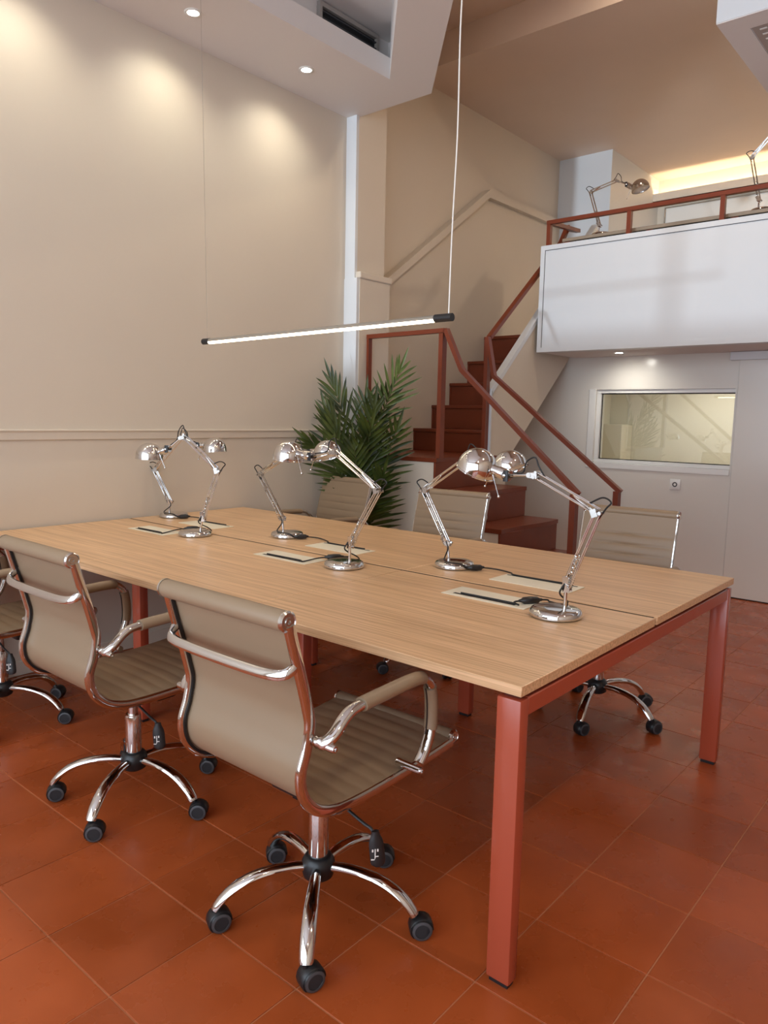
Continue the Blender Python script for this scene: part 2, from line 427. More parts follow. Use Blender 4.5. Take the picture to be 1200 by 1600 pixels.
prism(sb, [(-2.50, SHOP_Y), (Ix+1.2, SHOP_Y), (Ix+1.2, Iy), (Ix, Iy), (XF, 2.236), (XF-.02, 2.42), (-2.50, 2.42)], 2, 3.66, 3.75)
struct('ceiling_soffit', sb, M_SOF)
gr = thing('air_vent', 'dark slotted air vent behind the soffit lip', 'vent', (-2.475, 2.03, 3.55))
M_VENT = mat('vent_frame_paint', (.36, .32, .29), .5)
fbm = B(); box(fbm, (-.024, -.24, .075), (.004, .27, .10), .002); box(fbm, (-.024, -.24, -.075), (.004, .27, -.055), .002); box(fbm, (-.024, -.24, -.055), (.004, -.22, .075)); box(fbm, (-.024, .25, -.055), (.004, .27, .075))
obj('vent_frame', fbm, M_VENT, gr)
obj('vent_void', box(B(), (-.024, -.22, -.055), (-.018, .25, .075)), M_DARK, gr)
for k in range(3):
    z = .05-.036*k
    obj('vent_slat', box(B(), (-.018, -.22, z), (.0, .25, z+.006)), M_GREY, gr)
# hanging box over the right of the room with its perforated grille
HX, HY = -.608, 2.773
hx = struct('ceiling_box', box(B(), (HX, HY, H_SOF), (XR, 3.95, H_MEZ)), M_WHITE)
hu = B()
box(hu, (HX, HY+.004, H_SOF-.004), (HX+.125, 3.95, H_SOF)); box(hu, (HX+.125, HY+.004, H_SOF-.004), (XR, HY+.145, H_SOF)); 
struct('box_underside_frame', hu, M_SOF, hx)
vg = thing('ceiling_vent', 'perforated metal vent under the white ceiling box, top right', 'vent', (0, 0, H_SOF))
obj('vent_panel', box(B(), (HX+.13, HY+.15, -.0035), (HX+1.3, 3.9, -.0005)), mat('vent_metal', (.34, .28, .25), .45), vg)
sl = B()
for a in range(14):
    for b_ in range(15):
        box(sl, (HX+.16+.075*a, HY+.18+.06*b_, -.0052), (HX+.16+.075*a+.035, HY+.18+.06*b_+.014, -.0036))
obj('vent_slots', sl, M_PLASTIC, vg, kind='stuff')

# shop front behind the camera
fbm = B()
box(fbm, (XW, SHOP_Y-.12, 0), (-2.8, SHOP_Y, H_MAIN)); box(fbm, (2.8, SHOP_Y-.12, 0), (XR, SHOP_Y, H_MAIN))
box(fbm, (-2.8, SHOP_Y-.12, 3.4), (2.8, SHOP_Y, H_MAIN)); box(fbm, (-2.8, SHOP_Y-.12, 0), (2.8, SHOP_Y, .42))
struct('wall_front', fbm, M_WALL)
w2 = bpy.data.objects.new('window_2', None); COL.objects.link(w2); w2['kind'] = 'structure'
mb = B()
for x in (-1.0, .45, 1.75): box(mb, (x-.04, SHOP_Y-.09, .42), (x+.04, SHOP_Y-.02, 3.4))
box(mb, (-2.8, SHOP_Y-.09, 2.38), (2.8, SHOP_Y-.02, 2.48))
obj('window_frame', mb, M_BLACK, w2, kind='structure')

# ------------------------------------------------------------------ staircase
st = thing('staircase', 'red oxide painted winding staircase up to the mezzanine', 'staircase', (-2.2, 2.6, 0))
YN, YFAR = 2.60, 3.345
RISE = .211; nose = [-1.13, -1.385, -1.64, -1.90, -2.16]
def wobj(name, bm, m_, parent, smooth=40, label=None): return obj(name, bm, m_, parent, world=True, smooth=smooth, label=label)
body = B()
for k in range(5):
    x1 = nose[k]-.022; x0 = nose[k+1] if k < 4 else XW+.031
    box(body, (x0 if k == 4 else x0-.03, YN+.004, 0), (x1, YFAR-.004 if k < 4 else 3.515, RISE*(k+1)-.03))
wobj('side_panel', body, M_WALL, st)
for k in range(5):
    z = RISE*(k+1)
    xl = (nose[k+1]-.02) if k < 4 else XW+.031
    tb = B()
    # tread with a slightly bowed nosing
    n = 8; top = []
    for i in range(n+1):
        y = YN-.004+(YFAR-YN+.006)*i/n
        top.append((nose[k]+.012*math.sin(i/n*2*PI)*(1 if k % 2 else -1), y))
    if k < 4: poly = [(xl, YN-.004)]+top+[(xl, YFAR+.002)]
    else: poly = [(-2.80, YN-.004)]+top+[(-2.255, YFAR+.002), (-2.255, 3.52), (xl, 3.52), (xl, 2.86), (-2.80, 2.86)]
    prism(tb, poly, 2, z-.028, z)
    wobj('tread', tb, M_TREAD, st)
    wobj('riser', box(B(), (nose[k]-.024, YN-.003, z-RISE), (nose[k]-.006, YFAR, z-.028), .002), M_TREAD, st)
uy = [3.505, 3.75, 4.0, 4.268, 4.525]; uz = [1.055, 1.235, 1.43, 1.625, 1.83, 2.07]
for k in range(5):
    wobj('riser', box(B(), (XW+.031, uy[k], uz[k]), (-2.29, uy[k]+.02, uz[k+1]-.028), .002), M_TREAD, st)
    y2 = uy[k+1]+.02 if k < 4 else 4.74
    wobj('tread', box(B(), (XW+.031, uy[k]-.014, uz[k+1]-.028), (-2.29, y2, uz[k+1]), .005, 2), M_TREAD, st)
    tr = B()       # skirting edge against the wall
    box(tr, (XW+.031, uy[k]-.006, uz[k]), (XW+.045, uy[k]+.001, uz[k+1]+.0))
    wobj('wall_string', tr, M_RED, st)
# closed white stringer of the upper flight with its cap
poly = [(3.385, .98), (3.615, .98), (4.612, 1.862), (5.2, 2.38), (5.2, 3.0), (5.0, 3.0), (4.03, 2.135), (3.385, 1.53)]
wobj('stringer', prism(B(), poly, 0, -2.29, -2.25), M_WALL, st)
cap = prism(B(), [(3.38, 1.50), (3.38, 1.545), (5.0, 3.045), (5.0, 3.0)], 0, -2.30, -2.242)
box(cap, (-2.30, 3.372, 1.055), (-2.242, 3.386, 1.53))
wobj('stringer_cap', cap, M_WHITE, st)
wobj('flight_soffit', prism(B(), [(3.515, .89), (3.515, .905), (4.612, 1.862), (4.612, 1.835)], 0, XW+.031, -2.29), M_WALL, st)

# ------------------------------------------------------------------ railings
def bar(parent, name, a, b_, wx=.015, wy=.015, ref=(0, 1, 0)):
    bm = B(); sweep(bm, [a, b_], wy, wx, ref=ref, n=4); return wobj(name, bm, M_RED, parent)
def railpath(parent, name, pts, ref, hu=.020, hv=.014):
    bm = B(); P = []
    pts = [Vector(q) for q in pts]
    # mitred flat bar
    sweep(bm, pts, hu, hv, ref=ref, n=4)
    return wobj(name, bm, M_RED, parent)
YR = 2.622
ra = thing('stair_railing', 'red oxide metal railing along the near side of the lower stairs', 'railing', (-2.15, YR, RISE*5), group='red stair railings')
railpath(ra, 'top_rail', [(-2.815, YR, 1.880), (-2.135, YR, 1.886)], (0, 1, 0))
railpath(ra, 'handrail', [(-2.13, YR, 1.893), (-1.995, YR, 1.630), (-1.15, YR, .895)], (0, 1, 0))
bar(ra, 'post', (-2.80, YR, 1.055), (-2.80, YR, 1.868), .014, .018)
bar(ra, 'post', (-2.155, YR, 1.055), (-2.155, YR, 1.868), .016, .024)
bar(ra, 'post', (-1.175, YR, RISE), (-1.175, YR, .895), .018, .024)
rb_ = thing('stair_railing', 'red oxide metal railing along the far side of the stairs up to the mezzanine', 'railing', (-2.25, 3.33, RISE*5), group='red stair railings')
YQ = 3.325
railpath(rb_, 'handrail', [(-2.262, YQ, 1.915), (-2.195, YQ, 1.630), (-1.19, YQ, .862)], (0, 1, 0))
bar(rb_, 'post', (-2.272, YQ+.02, 1.055), (-2.272, YQ+.02, 1.900), .015, .022)
bar(rb_, 'post', (-1.215, YQ, RISE), (-1.215, YQ, .865), .018, .024)
railpath(rb_, 'upper_handrail', [(-2.272, 3.36, 1.915), (-2.272, 4.40, 2.78), (-2.272, 4.50, 2.93)], (1, 0, 0))
mr = thing('mezzanine_railing', 'red oxide metal railing above the white balcony front', 'railing', (-2.16, YB+.03, ZB1))
railpath(mr, 'top_rail', [(-2.185, YB+.03, 2.842), (XR, YB+.03, 2.842)], (0, 1, 0), .018, .014)
railpath(mr, 'return_rail', [(-2.172, YB+.03, 2.842), (-2.205, 4.56, 2.895), (-2.265, 4.50, 2.905)], (0, 0, 1), .014, .018)
for x in (-2.168, -1.527, -.885, -.24, .4, 1.1, 1.8, 2.5):
    bar(mr, 'post', (x, YB+.03, ZB1-.3 if x > -2.1 else ZB1-.002), (x, YB+.03, 2.830), .015, .018)

# ------------------------------------------------------------------ work table
W_, L_ = 1.585, 2.915
T = thing('bench_desk', 'large shared oak work table with terracotta metal legs', 'table', (-L_/2, W_/2, 0))
ZT = .74; seam = [0, -.975, -1.945, -L_]
for r_, (y0, y1) in enumerate(((0, .783), (.801, W_))):
    for k in range(3):
        wobj('tabletop', box(B(), (seam[k+1]+.0012, y0, ZT-.025), (seam[k]-.0012, y1, ZT), .0016), M_OAK, T)
fx0, fx1, fy0, fy1 = -L_+.01, -.012, .022, W_-.022
def tleg(x0, x1, y0, y1): wobj('leg', box(B(), (x0, y0, .012), (x1, y1, ZT-.038), .004, 2), M_LEG, T); wobj('foot', box(B(), (x0+.006, y0+.006, 0), (x1-.006, y1-.006, .012)), M_BLACK, T)
for y0, y1 in ((.008, .046), (W_-.040, W_-.002)):
    tleg(-.068, -.006, y0, y1); tleg(-L_+.012, -L_+.074, y0, y1)
for x in (-1.005, -1.995):
    for y in (.29, 1.30): tleg(x-.03, x+.03, y-.02, y+.02)
wobj('end_beam', box(B(), (-.066, .046, ZT-.082), (-.008, W_-.040, ZT-.038), .003), M_LEG, T)
wobj('end_beam', box(B(), (-L_+.014, .046, ZT-.082), (-L_+.072, W_-.040, ZT-.038), .003), M_LEG, T)
for y in (.25, 1.26): wobj('long_beam', box(B(), (-L_+.07, y, ZT-.08), (-.07, y+.05, ZT-.034), .003), M_LEG, T)
for x in (-1.005, -1.995): wobj('cross_beam', box(B(), (x-.02, .31, ZT-.08), (x+.02, 1.28, ZT-.034), .003), M_LEG, T)
sp = B(); box(sp, (-.062, .03, ZT-.038), (-.02, W_-.03, ZT-.0251)); box(sp, (-L_+.02, .03, ZT-.038), (-L_+.06, W_-.03, ZT-.0251))
wobj('spacer', sp, M_BLACK, T)
wobj('seam_strip', box(B(), (-L_+.01, .7832, ZT-.030), (-.012, .8008, ZT-.0016)), mat('seam_brown', (.085, .040, .018), .7), T)
for k in range(3):
    x0, x1 = -.648-.968*k, -.335-.972*k
    for y0, y1, near in ((.588, .712, True), (.884, 1.012, False)):
        f = wobj('cable_flap', box(B(), (x0, y0, ZT+.0002), (x1, y1, ZT+.0028), .001), M_CREAM, T)
        if near: s_ = (x0+.035, y0+.020, x1-.045, y0+.032)
        else: s_ = (x0+.01, y1-.020, x1-.02, y1-.012)
        wobj('cable_slot', box(B(), (s_[0], s_[1], ZT+.0028), (s_[2], s_[3], ZT+.0034)), M_DARK, f)

# ------------------------------------------------------------------ office chairs (origin: floor under the column, facing +Y)
PROF = [(-.283, .892), (-.266, .83), (-.248, .77), (-.229, .70), (-.221, .655), (-.231, .60), (-.247, .548), (-.238, .50), (-.203, .462), (-.145, .441), (-.07, .436), (.03, .437), (.13, .440), (.22, .445), (.302, .452)]
CX = -.012
def chair():
    t = thing('office_chair', '', 'chair', group='taupe ribbed office chairs around the work table')
    C = [Vector((0, y, z)) for y, z in spline([(y, z, 0) for y, z in PROF], 12) for y, z in [(y, z)]] if False else [Vector((0, p.x, p.y)) for p in spline([(y, z, 0) for y, z in PROF], 12)]
    L = [0]
    for a, b_ in zip(C, C[1:]): L.append(L[-1]+(b_-a).length)
    tot = L[-1]
    def at(s):
        s = min(max(s, 0), tot)
        for i in range(len(L)-1):
            if L[i+1] >= s:
                f = (s-L[i])/max(L[i+1]-L[i], 1e-9); return C[i].lerp(C[i+1], f), (C[i+1]-C[i]).normalized()
        return C[-1], (C[-1]-C[-2]).normalized()
    low = min(range(len(C)), key=lambda i: C[i].z+C[i].y*.5)   # rear bottom of the curve
    sl = L[low]
    pitch = .0465; start = .098
    def sling(s0, s1, hw=.2165):
        bm = B(); N = max(8, int((s1-s0)/.0058)); xs = [-hw, -hw+.006, -hw*.5, 0, hw*.5, hw-.006, hw]
        inn, out = [], []
        for i in range(N+1):
            s = s0+(s1-s0)*i/N; p, tg = at(s); nr = Vector((0, -tg.z, tg.y))     # towards the sitter
            if nr.y < 0 and p.z > .5: nr = -nr
            if nr.z < 0 and p.z <= .5: nr = -nr
            h = .0035
            if s > start: h += .0072*abs(math.sin(PI*(s-start)/pitch))**.30
            else: h += .0050*min(1, (start-s)/.012)**.5
            ri, ro = [], []
            for x in xs:
                e = 1-(abs(x)/hw)**6
                ri.append(bm.verts.new(p+nr*(.002+h*max(.1, e))+Vector((x+CX, 0, 0)))); ro.append(bm.verts.new(p-nr*.004+Vector((x+CX, 0, 0))))
            inn.append(ri); out.append(ro)
        n = len(xs)
        for i in range(N):
            for j in range(n-1):
                bm.faces.new((inn[i][j], inn[i][j+1], inn[i+1][j+1], inn[i+1][j])); bm.faces.new((out[i][j], out[i+1][j], out[i+1][j+1], out[i][j+1]))
            bm.faces.new((inn[i][0], inn[i+1][0], out[i+1][0], out[i][0])); bm.faces.new((inn[i][-1], out[i][-1], out[i+1][-1], inn[i+1][-1]))
        bm.faces.new(inn[0]+out[0][::-1]); bm.faces.new(inn[-1][::-1]+out[-1])
        bmesh.ops.recalc_face_normals(bm, faces=bm.faces); return bm
    obj('backrest', sling(.004, sl), M_LEATH, t); obj('seat', sling(sl, tot-.006), M_LEATH, t)
    for s in (-1, 1):
        x = s*.2155+CX
        pts = []
        for i, p in enumerate(C):
            tg = (C[min(i+1, len(C)-1)]-C[max(i-1, 0)]).normalized(); nr = Vector((0, -tg.z, tg.y))
            if (nr.y < 0 and p.z > .5) or (nr.z < 0 and p.z <= .5): nr = -nr
            pts.append(p-nr*.011+Vector((x, 0, 0)))
        fr = obj('side_frame', sweep(B(), pts, .0085, .0135, ref=(1, 0, 0), n=12, power=3), M_CHROME, t)
        bl = B()
        for s2 in (.075, .155, .30):
            p, tg = at(s2)
            lathe(bl, [(0, 0), (.006, 0), (.0055, .003), (.003, .005), (0, .005)], 10, axisM(p+Vector((x, -.0135, -.002)), (0, -1, -.15)))
        obj('bolt', bl, M_CHROME, fr)
        rubber = B(); sweep(rubber, [p+Vector((s*-.0105, 0, 0)) for p in pts[4:]], .0018, .0045, ref=(1, 0, 0), n=6)
        obj('edge_bead', rubber, M_BLACK, fr)
    # padded rolls
    def roll(name, y, z, r):
        o = obj(name, lathe(B(), [(0, -.214), (r*.93, -.214), (r, -.206), (r, .206), (r*.93, .214), (0, .214)], 20, axisM((CX, y, z), (1, 0, 0))), M_LEATH, t)
        for s in (-1, 1):
            e = B(); Mx = axisM((s*.214+CX, y, z), (s, 0, 0))
            lathe(e, [(0, 0), (r*1.03, 0), (r*1.03, .005), (r*.86, .0085), (r*.80, .0065), (r*.45, .0065), (r*.40, .009), (r*.2, .009), (r*.15, .006), (0, .006)], 20, Mx)
            obj('end_cap', e, M_STEEL, o)
    roll('top_roll', -.300, .899, .0225); roll('front_roll', .312, .453, .019)
    # bowed bar across the back
    pts = spline([(-.215+CX, -.262, .806), (-.212+CX, -.285, .790), (-.190+CX, -.302, .779), (-.10+CX, -.308, .775), (.10+CX, -.308, .775), (.190+CX, -.302, .779), (.212+CX, -.285, .790), (.215+CX, -.262, .806)], 6)
    obj('back_bar', sweep(B(), pts, .0125, .0085, ref=(0, .35, 1), n=12, power=2.6), M_CHROME, t)
    # arms
    for s in (-1, 1):
        xo = s*.262+CX; xi = s*.228+CX
        path = [(xi, -.222, .618), (s*.25+CX, -.222, .622), (xo, -.205, .640), (xo, -.172, .668), (xo, -.135, .681), (xo, -.03, .687), (xo, .07, .690), (xo, .108, .684), (xo, .136, .655), (xo, .145, .60), (xo, .142, .545), (xo, .125, .50), (xo, .10, .468)]
        sm = spline(path, 5)
        ar = obj('armrest', sweep(B(), sm, .0150, .0115, ref=(1, 0, 0), n=12, power=2.5), M_CHROME, t)
        i0, i1 = 21, 34
        obj('arm_pad', sweep(B(), [sm[i] for i in range(i0, i1+1)], .0195, .0165, ref=(1, 0, 0), n=14), M_LEATH, ar)
        obj('arm_sleeve', sweep(B(), [sm[i] for i in range(40, 51)], .0175, .0165, ref=(1, 0, 0), n=14), M_LEATH, ar)
        obj('zip', sweep(B(), [sm[i]+Vector((0, -.0175, 0)) for i in range(40, 52)], .002, .0016, n=5), M_BLACK, ar)
        bs = B()
        for y, z in ((-.222, .618), (.085, .458)):
            x0, x1 = s*.205+CX, s*.283+CX
            lathe(bs, [(0, 0), (.0105, 0), (.0115, .006), (.0095, .012), (.0095, abs(x1-x0)-.006), (.0075, abs(x1-x0)), (.004, abs(x1-x0)), (.004, abs(x1-x0)-.004), (0, abs(x1-x0)-.004)], 14, axisM((x0, y, z), (s, 0, 0)))
        obj('arm_boss', bs, M_CHROME, ar)
    # mechanism, column
    mb = B(); box(mb, (-.07, -.11, .372), (.07, .13, .412), .012, 2); box(mb, (.05, .02, .362), (.115, .10, .408), .012, 2); box(mb, (-.19, -.04, .408), (.17, -.01, .428), .004); box(mb, (-.19, .08, .408), (.17, .11, .428), .004)
    obj('tilt_mechanism', mb, M_BLACK, t)
    lv = obj('lever', sweep(B(), spline([(.05, -.04, .385), (.16, -.06, .375), (.215, -.065, .365), (.240, -.065, .36), (.252, -.065, .345)], 5), .0038, n=8), M_BLACK, t)
    hd = B(); sweep(hd, spline([(.252, -.065, .360), (.256, -.066, .335), (.263, -.067, .297), (.265, -.067, .280)], 4), [.009, .010, .012, .015, .017, .018, .018, .018, .018, .018, .017, .016, .010], [.008]*13, ref=(.6, .8, 0), n=10)
    obj('lever_handle', hd, M_BLACK, lv)
    mk = B()
    def stroke(u, z, wu, hz):
        d = Vector((.66, .75, 0)); o_ = Vector((.2625, -.0735, .035))+d*u+Vector((0, -.0025, z))
        a = o_-d*wu/2; b_ = o_+d*wu/2
        vs = [bm_v for bm_v in (a, b_, b_+Vector((0, 0, hz)), a+Vector((0, 0, hz)))]
        n = Vector((.75, -.66, 0))*.0016
        f = [mk.verts.new(v+n) for v in vs]; g = [mk.verts.new(v) for v in vs]
        mk.faces.new(f); mk.faces.new(g[::-1])
        for i in range(4): mk.faces.new((f[i], g[i], g[(i+1) % 4], f[(i+1) % 4]))
    stroke(0, .255, .0022, .034); stroke(-.005, .262, .009, .0022); stroke(.004, .270, .008, .0022); stroke(-.006, .282, .0035, .006); stroke(.006, .283, .0035, .006); stroke(.005, .250, .006, .002)
    obj('lever_symbol', mk, M_PLASTIC, lv, smooth=None)
    obj('column_collar', lathe(B(), [(0, .362), (.024, .362), (.026, .374), (0, .374)], 20), M_BLACK, t)
    obj('column', lathe(B(), [(0, .16), (.0255, .16), (.0265, .17), (.0265, .292), (.025, .296), (.0245, .300), (.0165, .300), (.0165, .362), (0, .362)], 24), M_CHROME, t)
    obj('hub', lathe(B(), [(0, .104), (.030, .104), (.040, .111), (.044, .128), (.044, .150), (.036, .164), (.030, .168), (0, .168)], 24), M_BLACK, t)
    return t
LEGP = [(.028, .138), (.075, .143), (.125, .141), (.172, .132), (.212, .115), (.243, .092), (.262, .070), (.268, .060)]
def base(t, off, cas):
    """five legs and castors, rotated as in each chair"""
    for k in range(5):
        a = R(off+72*k); d = Vector((math.cos(a), math.sin(a), 0)); q = Vector((-d.y, d.x, 0))
        pts = spline([d*r+Vector((0, 0, z)) for r, z in LEGP], 4); n = len(pts)
        obj('leg', sweep(B(), pts, [.0135+.0055*math.sin(PI*i/n*.85) for i in range(n)], [.0125-.001*i/n for i in range(n)], ref=q, n=12), M_CHROME, t)
        c = R(cas[k]); cd_ = Vector((math.cos(c), math.sin(c), 0)); ax = Vector((-cd_.y, cd_.x, 0))
        o = d*.272; wc = o+cd_*.014+Vector((0, 0, .0285))
        hb = B(); lathe(hb, [(0, 0), (.0055, 0), (.0055, .022), (0, .022)], 10, axisM(o+Vector((0, 0, .046)), (0, 0, 1)))
        # hood: half disc shell between the wheels
        hp = []
        for i in range(11):
            b_ = -.25*PI+1.25*PI*i/10; hp.append(wc-cd_*math.cos(b_)*.029+Vector((0, 0, math.sin(b_)*.0285)))
        sweep(hb, hp, .019, .0028, ref=ax, n=8, power=4)
        lathe(hb, [(0, -.006), (.022, -.006), (.022, .006), (0, .006)], 16, axisM(wc, ax))
        cs = obj('caster', hb, M_BLACK, t)
        for s in (-1, 1):
            wb_, rg = B(), B()
            Mx = axisM(wc+ax*s*.006, ax*s)
            lathe(wb_, [(0, 0), (.026, 0), (.0282, .003), (.0282, .012), (.0255, .0165), (.0185, .017), (.0175, .0150), (.0, .0160)], 22, Mx)
            lathe(rg, [(.0190, .0166), (.0190, .0185), (.0215, .0180), (.0255, .0166), (.0235, .0160), (.0190, .0166)], 22, Mx)
            obj('wheel', wb_, M_BLACK, cs); obj('wheel_ring', rg, M_GREY, cs)
proto = chair()
spots = [  # x, y, facing, leg offset (world deg), castor angles, label
 (-.535, -.088, 0, 21.5, (48, 42, 52, 68, 72), 'beige ribbed office chair nearest the camera, seen from behind'),
 (-1.437, -.085, 0, 12, (44, 40, 75, 58, 52), 'beige office chair with raised armrests, second along the near side of the desk'),
 (-2.440, -.105, 0, 33, (50, 35, 80, 60, 50), 'beige office chair cut off at the left edge of the photo'),
 (-2.605, 1.895, 178, 40, (320, 100, 180, 230, 320), 'beige office chair in front of the palm, far side of the desk'),
 (-1.60, 1.735, 186, 50, (320, 100, 180, 230, 320), 'beige office chair in front of the white stair side, far side of the desk'),
 (-.575, 1.715, 185, -8, (62, 40, 75, 55, 66), 'beige office chair at the far side below the wall socket')]
for i, (x, y, f, off, cas, lab) in enumerate(spots):
    c = dup(proto, (x, y, 0), R(f), lab)
    base(c, off-f, [a-f for a in cas])
def kill(o):
    for ch in list(o.children): kill(ch)
    bpy.data.objects.remove(o)
kill(proto)

# ------------------------------------------------------------------ desk lamps
def lamp(loc, az, J, E_, Tp, N, D, od, cord, switch, label, group, metal=M_CHROME, dark=False):
    """joints in the lamp's own (u, z) plane; od: direction the shade opens to"""
    t = thing('desk_lamp', label, 'desk lamp', loc, R(az), group)
    P = lambda q, y=0.0: Vector((q[0], y, q[1]))
    J, E_, Tp, N, D = P(J), P(E_), P(Tp), P(N), P(D)
    s = 1 if E_.x > 0 else -1
    obj('lamp_base', lathe(B(), [(0, .0005), (.074, .0005), (.078, .004), (.078, .014), (.073, .022), (.064, .0255), (.03, .0275), (0, .028)], 36), metal, t)
    obj('base_post', sweep(B(), [(s*.028, 0, .026), (J.x, 0, J.z-.005)], .0055, n=12), metal, t)
    pj = B()
    lathe(pj, [(0, -.011), (.011, -.011), (.011, .011), (0, .011)], 14, axisM(J, (0, 1, 0)))
    dU = (E_-J).normalized(); q = Vector((-dU.z, 0, dU.x))      # across the arm
    for yy in (-.009, .009): sweep(pj, [J-dU*.012+Vector((0, yy, 0))-q*.010, J+dU*.03+Vector((0, yy, 0))+q*.010], .010, .0012, ref=q, n=4)
    obj('pivot', pj, metal, t)
    lo = B()
    for k in (-1, 1):
        for yy in (-.006, .006): sweep(lo, [J+q*k*.009+Vector((0, yy, 0)), E_+q*k*.009+Vector((0, yy, 0))], .0026, n=8)
    obj('lower_arm', lo, metal, t)
    spg = B()
    for yy in (-.011, .011):
        pts = []
        a = J-q*s*.012+Vector((0, yy, 0)); b_ = J.lerp(E_, .42)+q*.004*s+Vector((0, yy, 0)); n = 90
        ax = (b_-a).normalized(); u = ax.cross(Vector((0, 1, 0))).normalized(); v = Vector((0, 1, 0))
        for i in range(n+1):
            an = i*PI/3.0; pts.append(a.lerp(b_, i/n)+u*math.cos(an)*.0036+v*math.sin(an)*.0036)
        sweep(spg, pts, .0011, n=4)
    obj('spring', spg, M_STEEL, t)
    dT = (Tp-E_).normalized(); q2 = Vector((-dT.z, 0, dT.x))
    ua = B()
    for k in (-1, 1):
        for yy in (-.006, .006): sweep(ua, [E_+q2*k*.009+Vector((0, yy, 0)), Tp+q2*k*.009+Vector((0, yy, 0))], .0024, n=8)
    sweep(ua, [E_+q2*.011*s, E_.lerp(Tp, .40)-q2*.006*s], .0042, n=8)
    obj('upper_arm', ua, metal, t)
    ej = B()
    for yy in (-.010, .010):
        sweep(ej, [E_-dU*.016+Vector((0, yy, 0)), E_+dT*.016+Vector((0, yy, 0))], .0095, .0011, ref=q, n=4)
    for k in (-1, 1):
        lathe(ej, [(0, -.013), (.0055, -.013), (.0055, .013), (0, .013)], 10, axisM(E_+q*k*.008, (0, 1, 0)))
    obj('elbow_joint', ej, M_JOINT, t); ej = B()
    for k in (-1, 1): lathe(ej, [(0, -.013), (.0050, -.013), (.0050, .013), (0, .013)], 10, axisM(Tp+q2*k*.008, (0, 1, 0)))
    for yy in (-.010, .010):
        sweep(ej, [Tp-dT*.008+Vector((0, yy, 0)), Tp+(N-Tp).normalized()*.022+Vector((0, yy, 0))], .0080, .0011, ref=q2, n=4)
    lathe(ej, [(0, -.013), (.0075, -.013), (.0075, .013), (0, .013)], 12, axisM(Tp+(N-Tp).normalized()*.02, (0, 1, 0)))
    obj('head_joint', ej, M_JOINT, t)
    # cord loops at the joints
    cl = B()
    o_ = (E_-J).normalized()
    out = Vector((s, 0, .5)).normalized()
    sweep(cl, spline([E_-dU*.03+q*.006*-s, E_-dU*.0+out*.024, E_+out*.040+Vector((0, 0, .012)), E_+Vector((0, 0, .036))+out*.012, E_+dT*.03+Vector((0, 0, .010))], 6), .0026, n=7)
    obj('cord_loop', cl, M_CORD, t); cl = B()
    nd = (N-Tp).normalized()
    sweep(cl, spline([Tp-dT*.035+Vector((0, 0, .006)), Tp-dT*.008+Vector((0, 0, .030)), Tp+Vector((0, 0, .052))+nd*.006, Tp+nd*.034+Vector((0, 0, .040)), Tp+nd*.045+Vector((0, 0, .008)), N-nd*.02+Vector((0, 0, .008))], 6), .0024, n=7)
    obj('cord_loop', cl, M_CORD, t)
    # head: rod, black knuckle, neck, dome shade
    od = Vector((od[0], 0, od[1])).normalized()
    Rr = .064
    side = (N-D); side = (side-side.dot(od)*od).normalized()
    nk0 = D+side*(Rr*.80)-od*.022; hd = B()
    sweep(hd, [Tp+nd*.015, N], .0042, n=10)
    obj('head_rod', hd, metal, t)
    kb = B(); sweep(kb, [N-nd*.004+Vector((0, -.018, .016)), N-nd*.004+Vector((0, -.018, -.018))], .009, .0035, ref=(1, 0, 0), n=10, power=3)
    lathe(kb, [(0, -.02), (.011, -.02), (.011, .018), (0, .018)], 12, axisM(N, (0, 1, 0)))
    obj('head_knuckle', kb, M_BLACK, t)
    sc_ = B(); lathe(sc_, [(0, -.004), (.007, -.004), (.006, .003), (.002, .005), (0, .005)], 10, axisM(N+Vector((0, -.022, 0)), (0, -1, 0)))
    obj('knuckle_screw', sc_, M_CHROME, t)
    nkd = (nk0-N).normalized(); ln = (nk0-N).length
    obj('shade_neck', lathe(B(), [(0, -.008), (.017, -.008), (.0185, -.004), (.0185, ln*.55), (.0165, ln*.58), (.0165, ln+.012), (0, ln+.012)], 20, axisM(N, nkd)), metal, t)
    pl = B(); a = nk0-nkd*.012
    b_ = a+(Vector((0, 0, -1))+nkd*-.35).normalized()*.082+Vector((0, -.014, 0)); a = a+Vector((0, -.014, -.012))
    sweep(pl, [a, b_], .0017, n=7); lathe(pl, [(0, -.005), (.004, -.003), (.0045, 0), (.004, .003), (0, .005)], 10, axisM(b_, (0, 0, 1)))
    obj('tilt_pin', pl, metal, t)
    prof = []
    for i in range(13):
        a = PI/2*i/12; prof.append((Rr*math.sin(a), Rr*.98*math.cos(a)))
    prof += [(Rr*1.0, -.010), (Rr*1.03, -.012), (Rr*1.03, -.015), (Rr*.985, -.015), (Rr*.965, -.008)]
    Mx = axisM(D, -od)
    obj('lamp_shade', lathe(B(), prof+[(Rr*.965, 0)]+[(Rr*.965*math.sin(PI/2*i/8), Rr*.945*math.cos(PI/2*i/8)) for i in range(8, -1, -1)], 36, Mx), metal, t)
    inn = obj('shade_lining', lathe(B(), [(Rr*.955, -.006)]+[(Rr*.955*math.sin(PI/2*i/8), Rr*.93*math.cos(PI/2*i/8)) for i in range(8, -1, -1)]+[(0, Rr*.92)]+[(Rr*.94*math.sin(PI/2*i/8), Rr*.91*math.cos(PI/2*i/8)) for i in range(1, 9)], 28, Mx), M_PLASTIC, t)
    obj('bulb', lathe(B(), [(0, -.005), (.014, .0), (.020, .012), (.018, .026), (.011, .040), (.011, .055), (0, .055)], 16, Mx), M_PLASTIC, t)
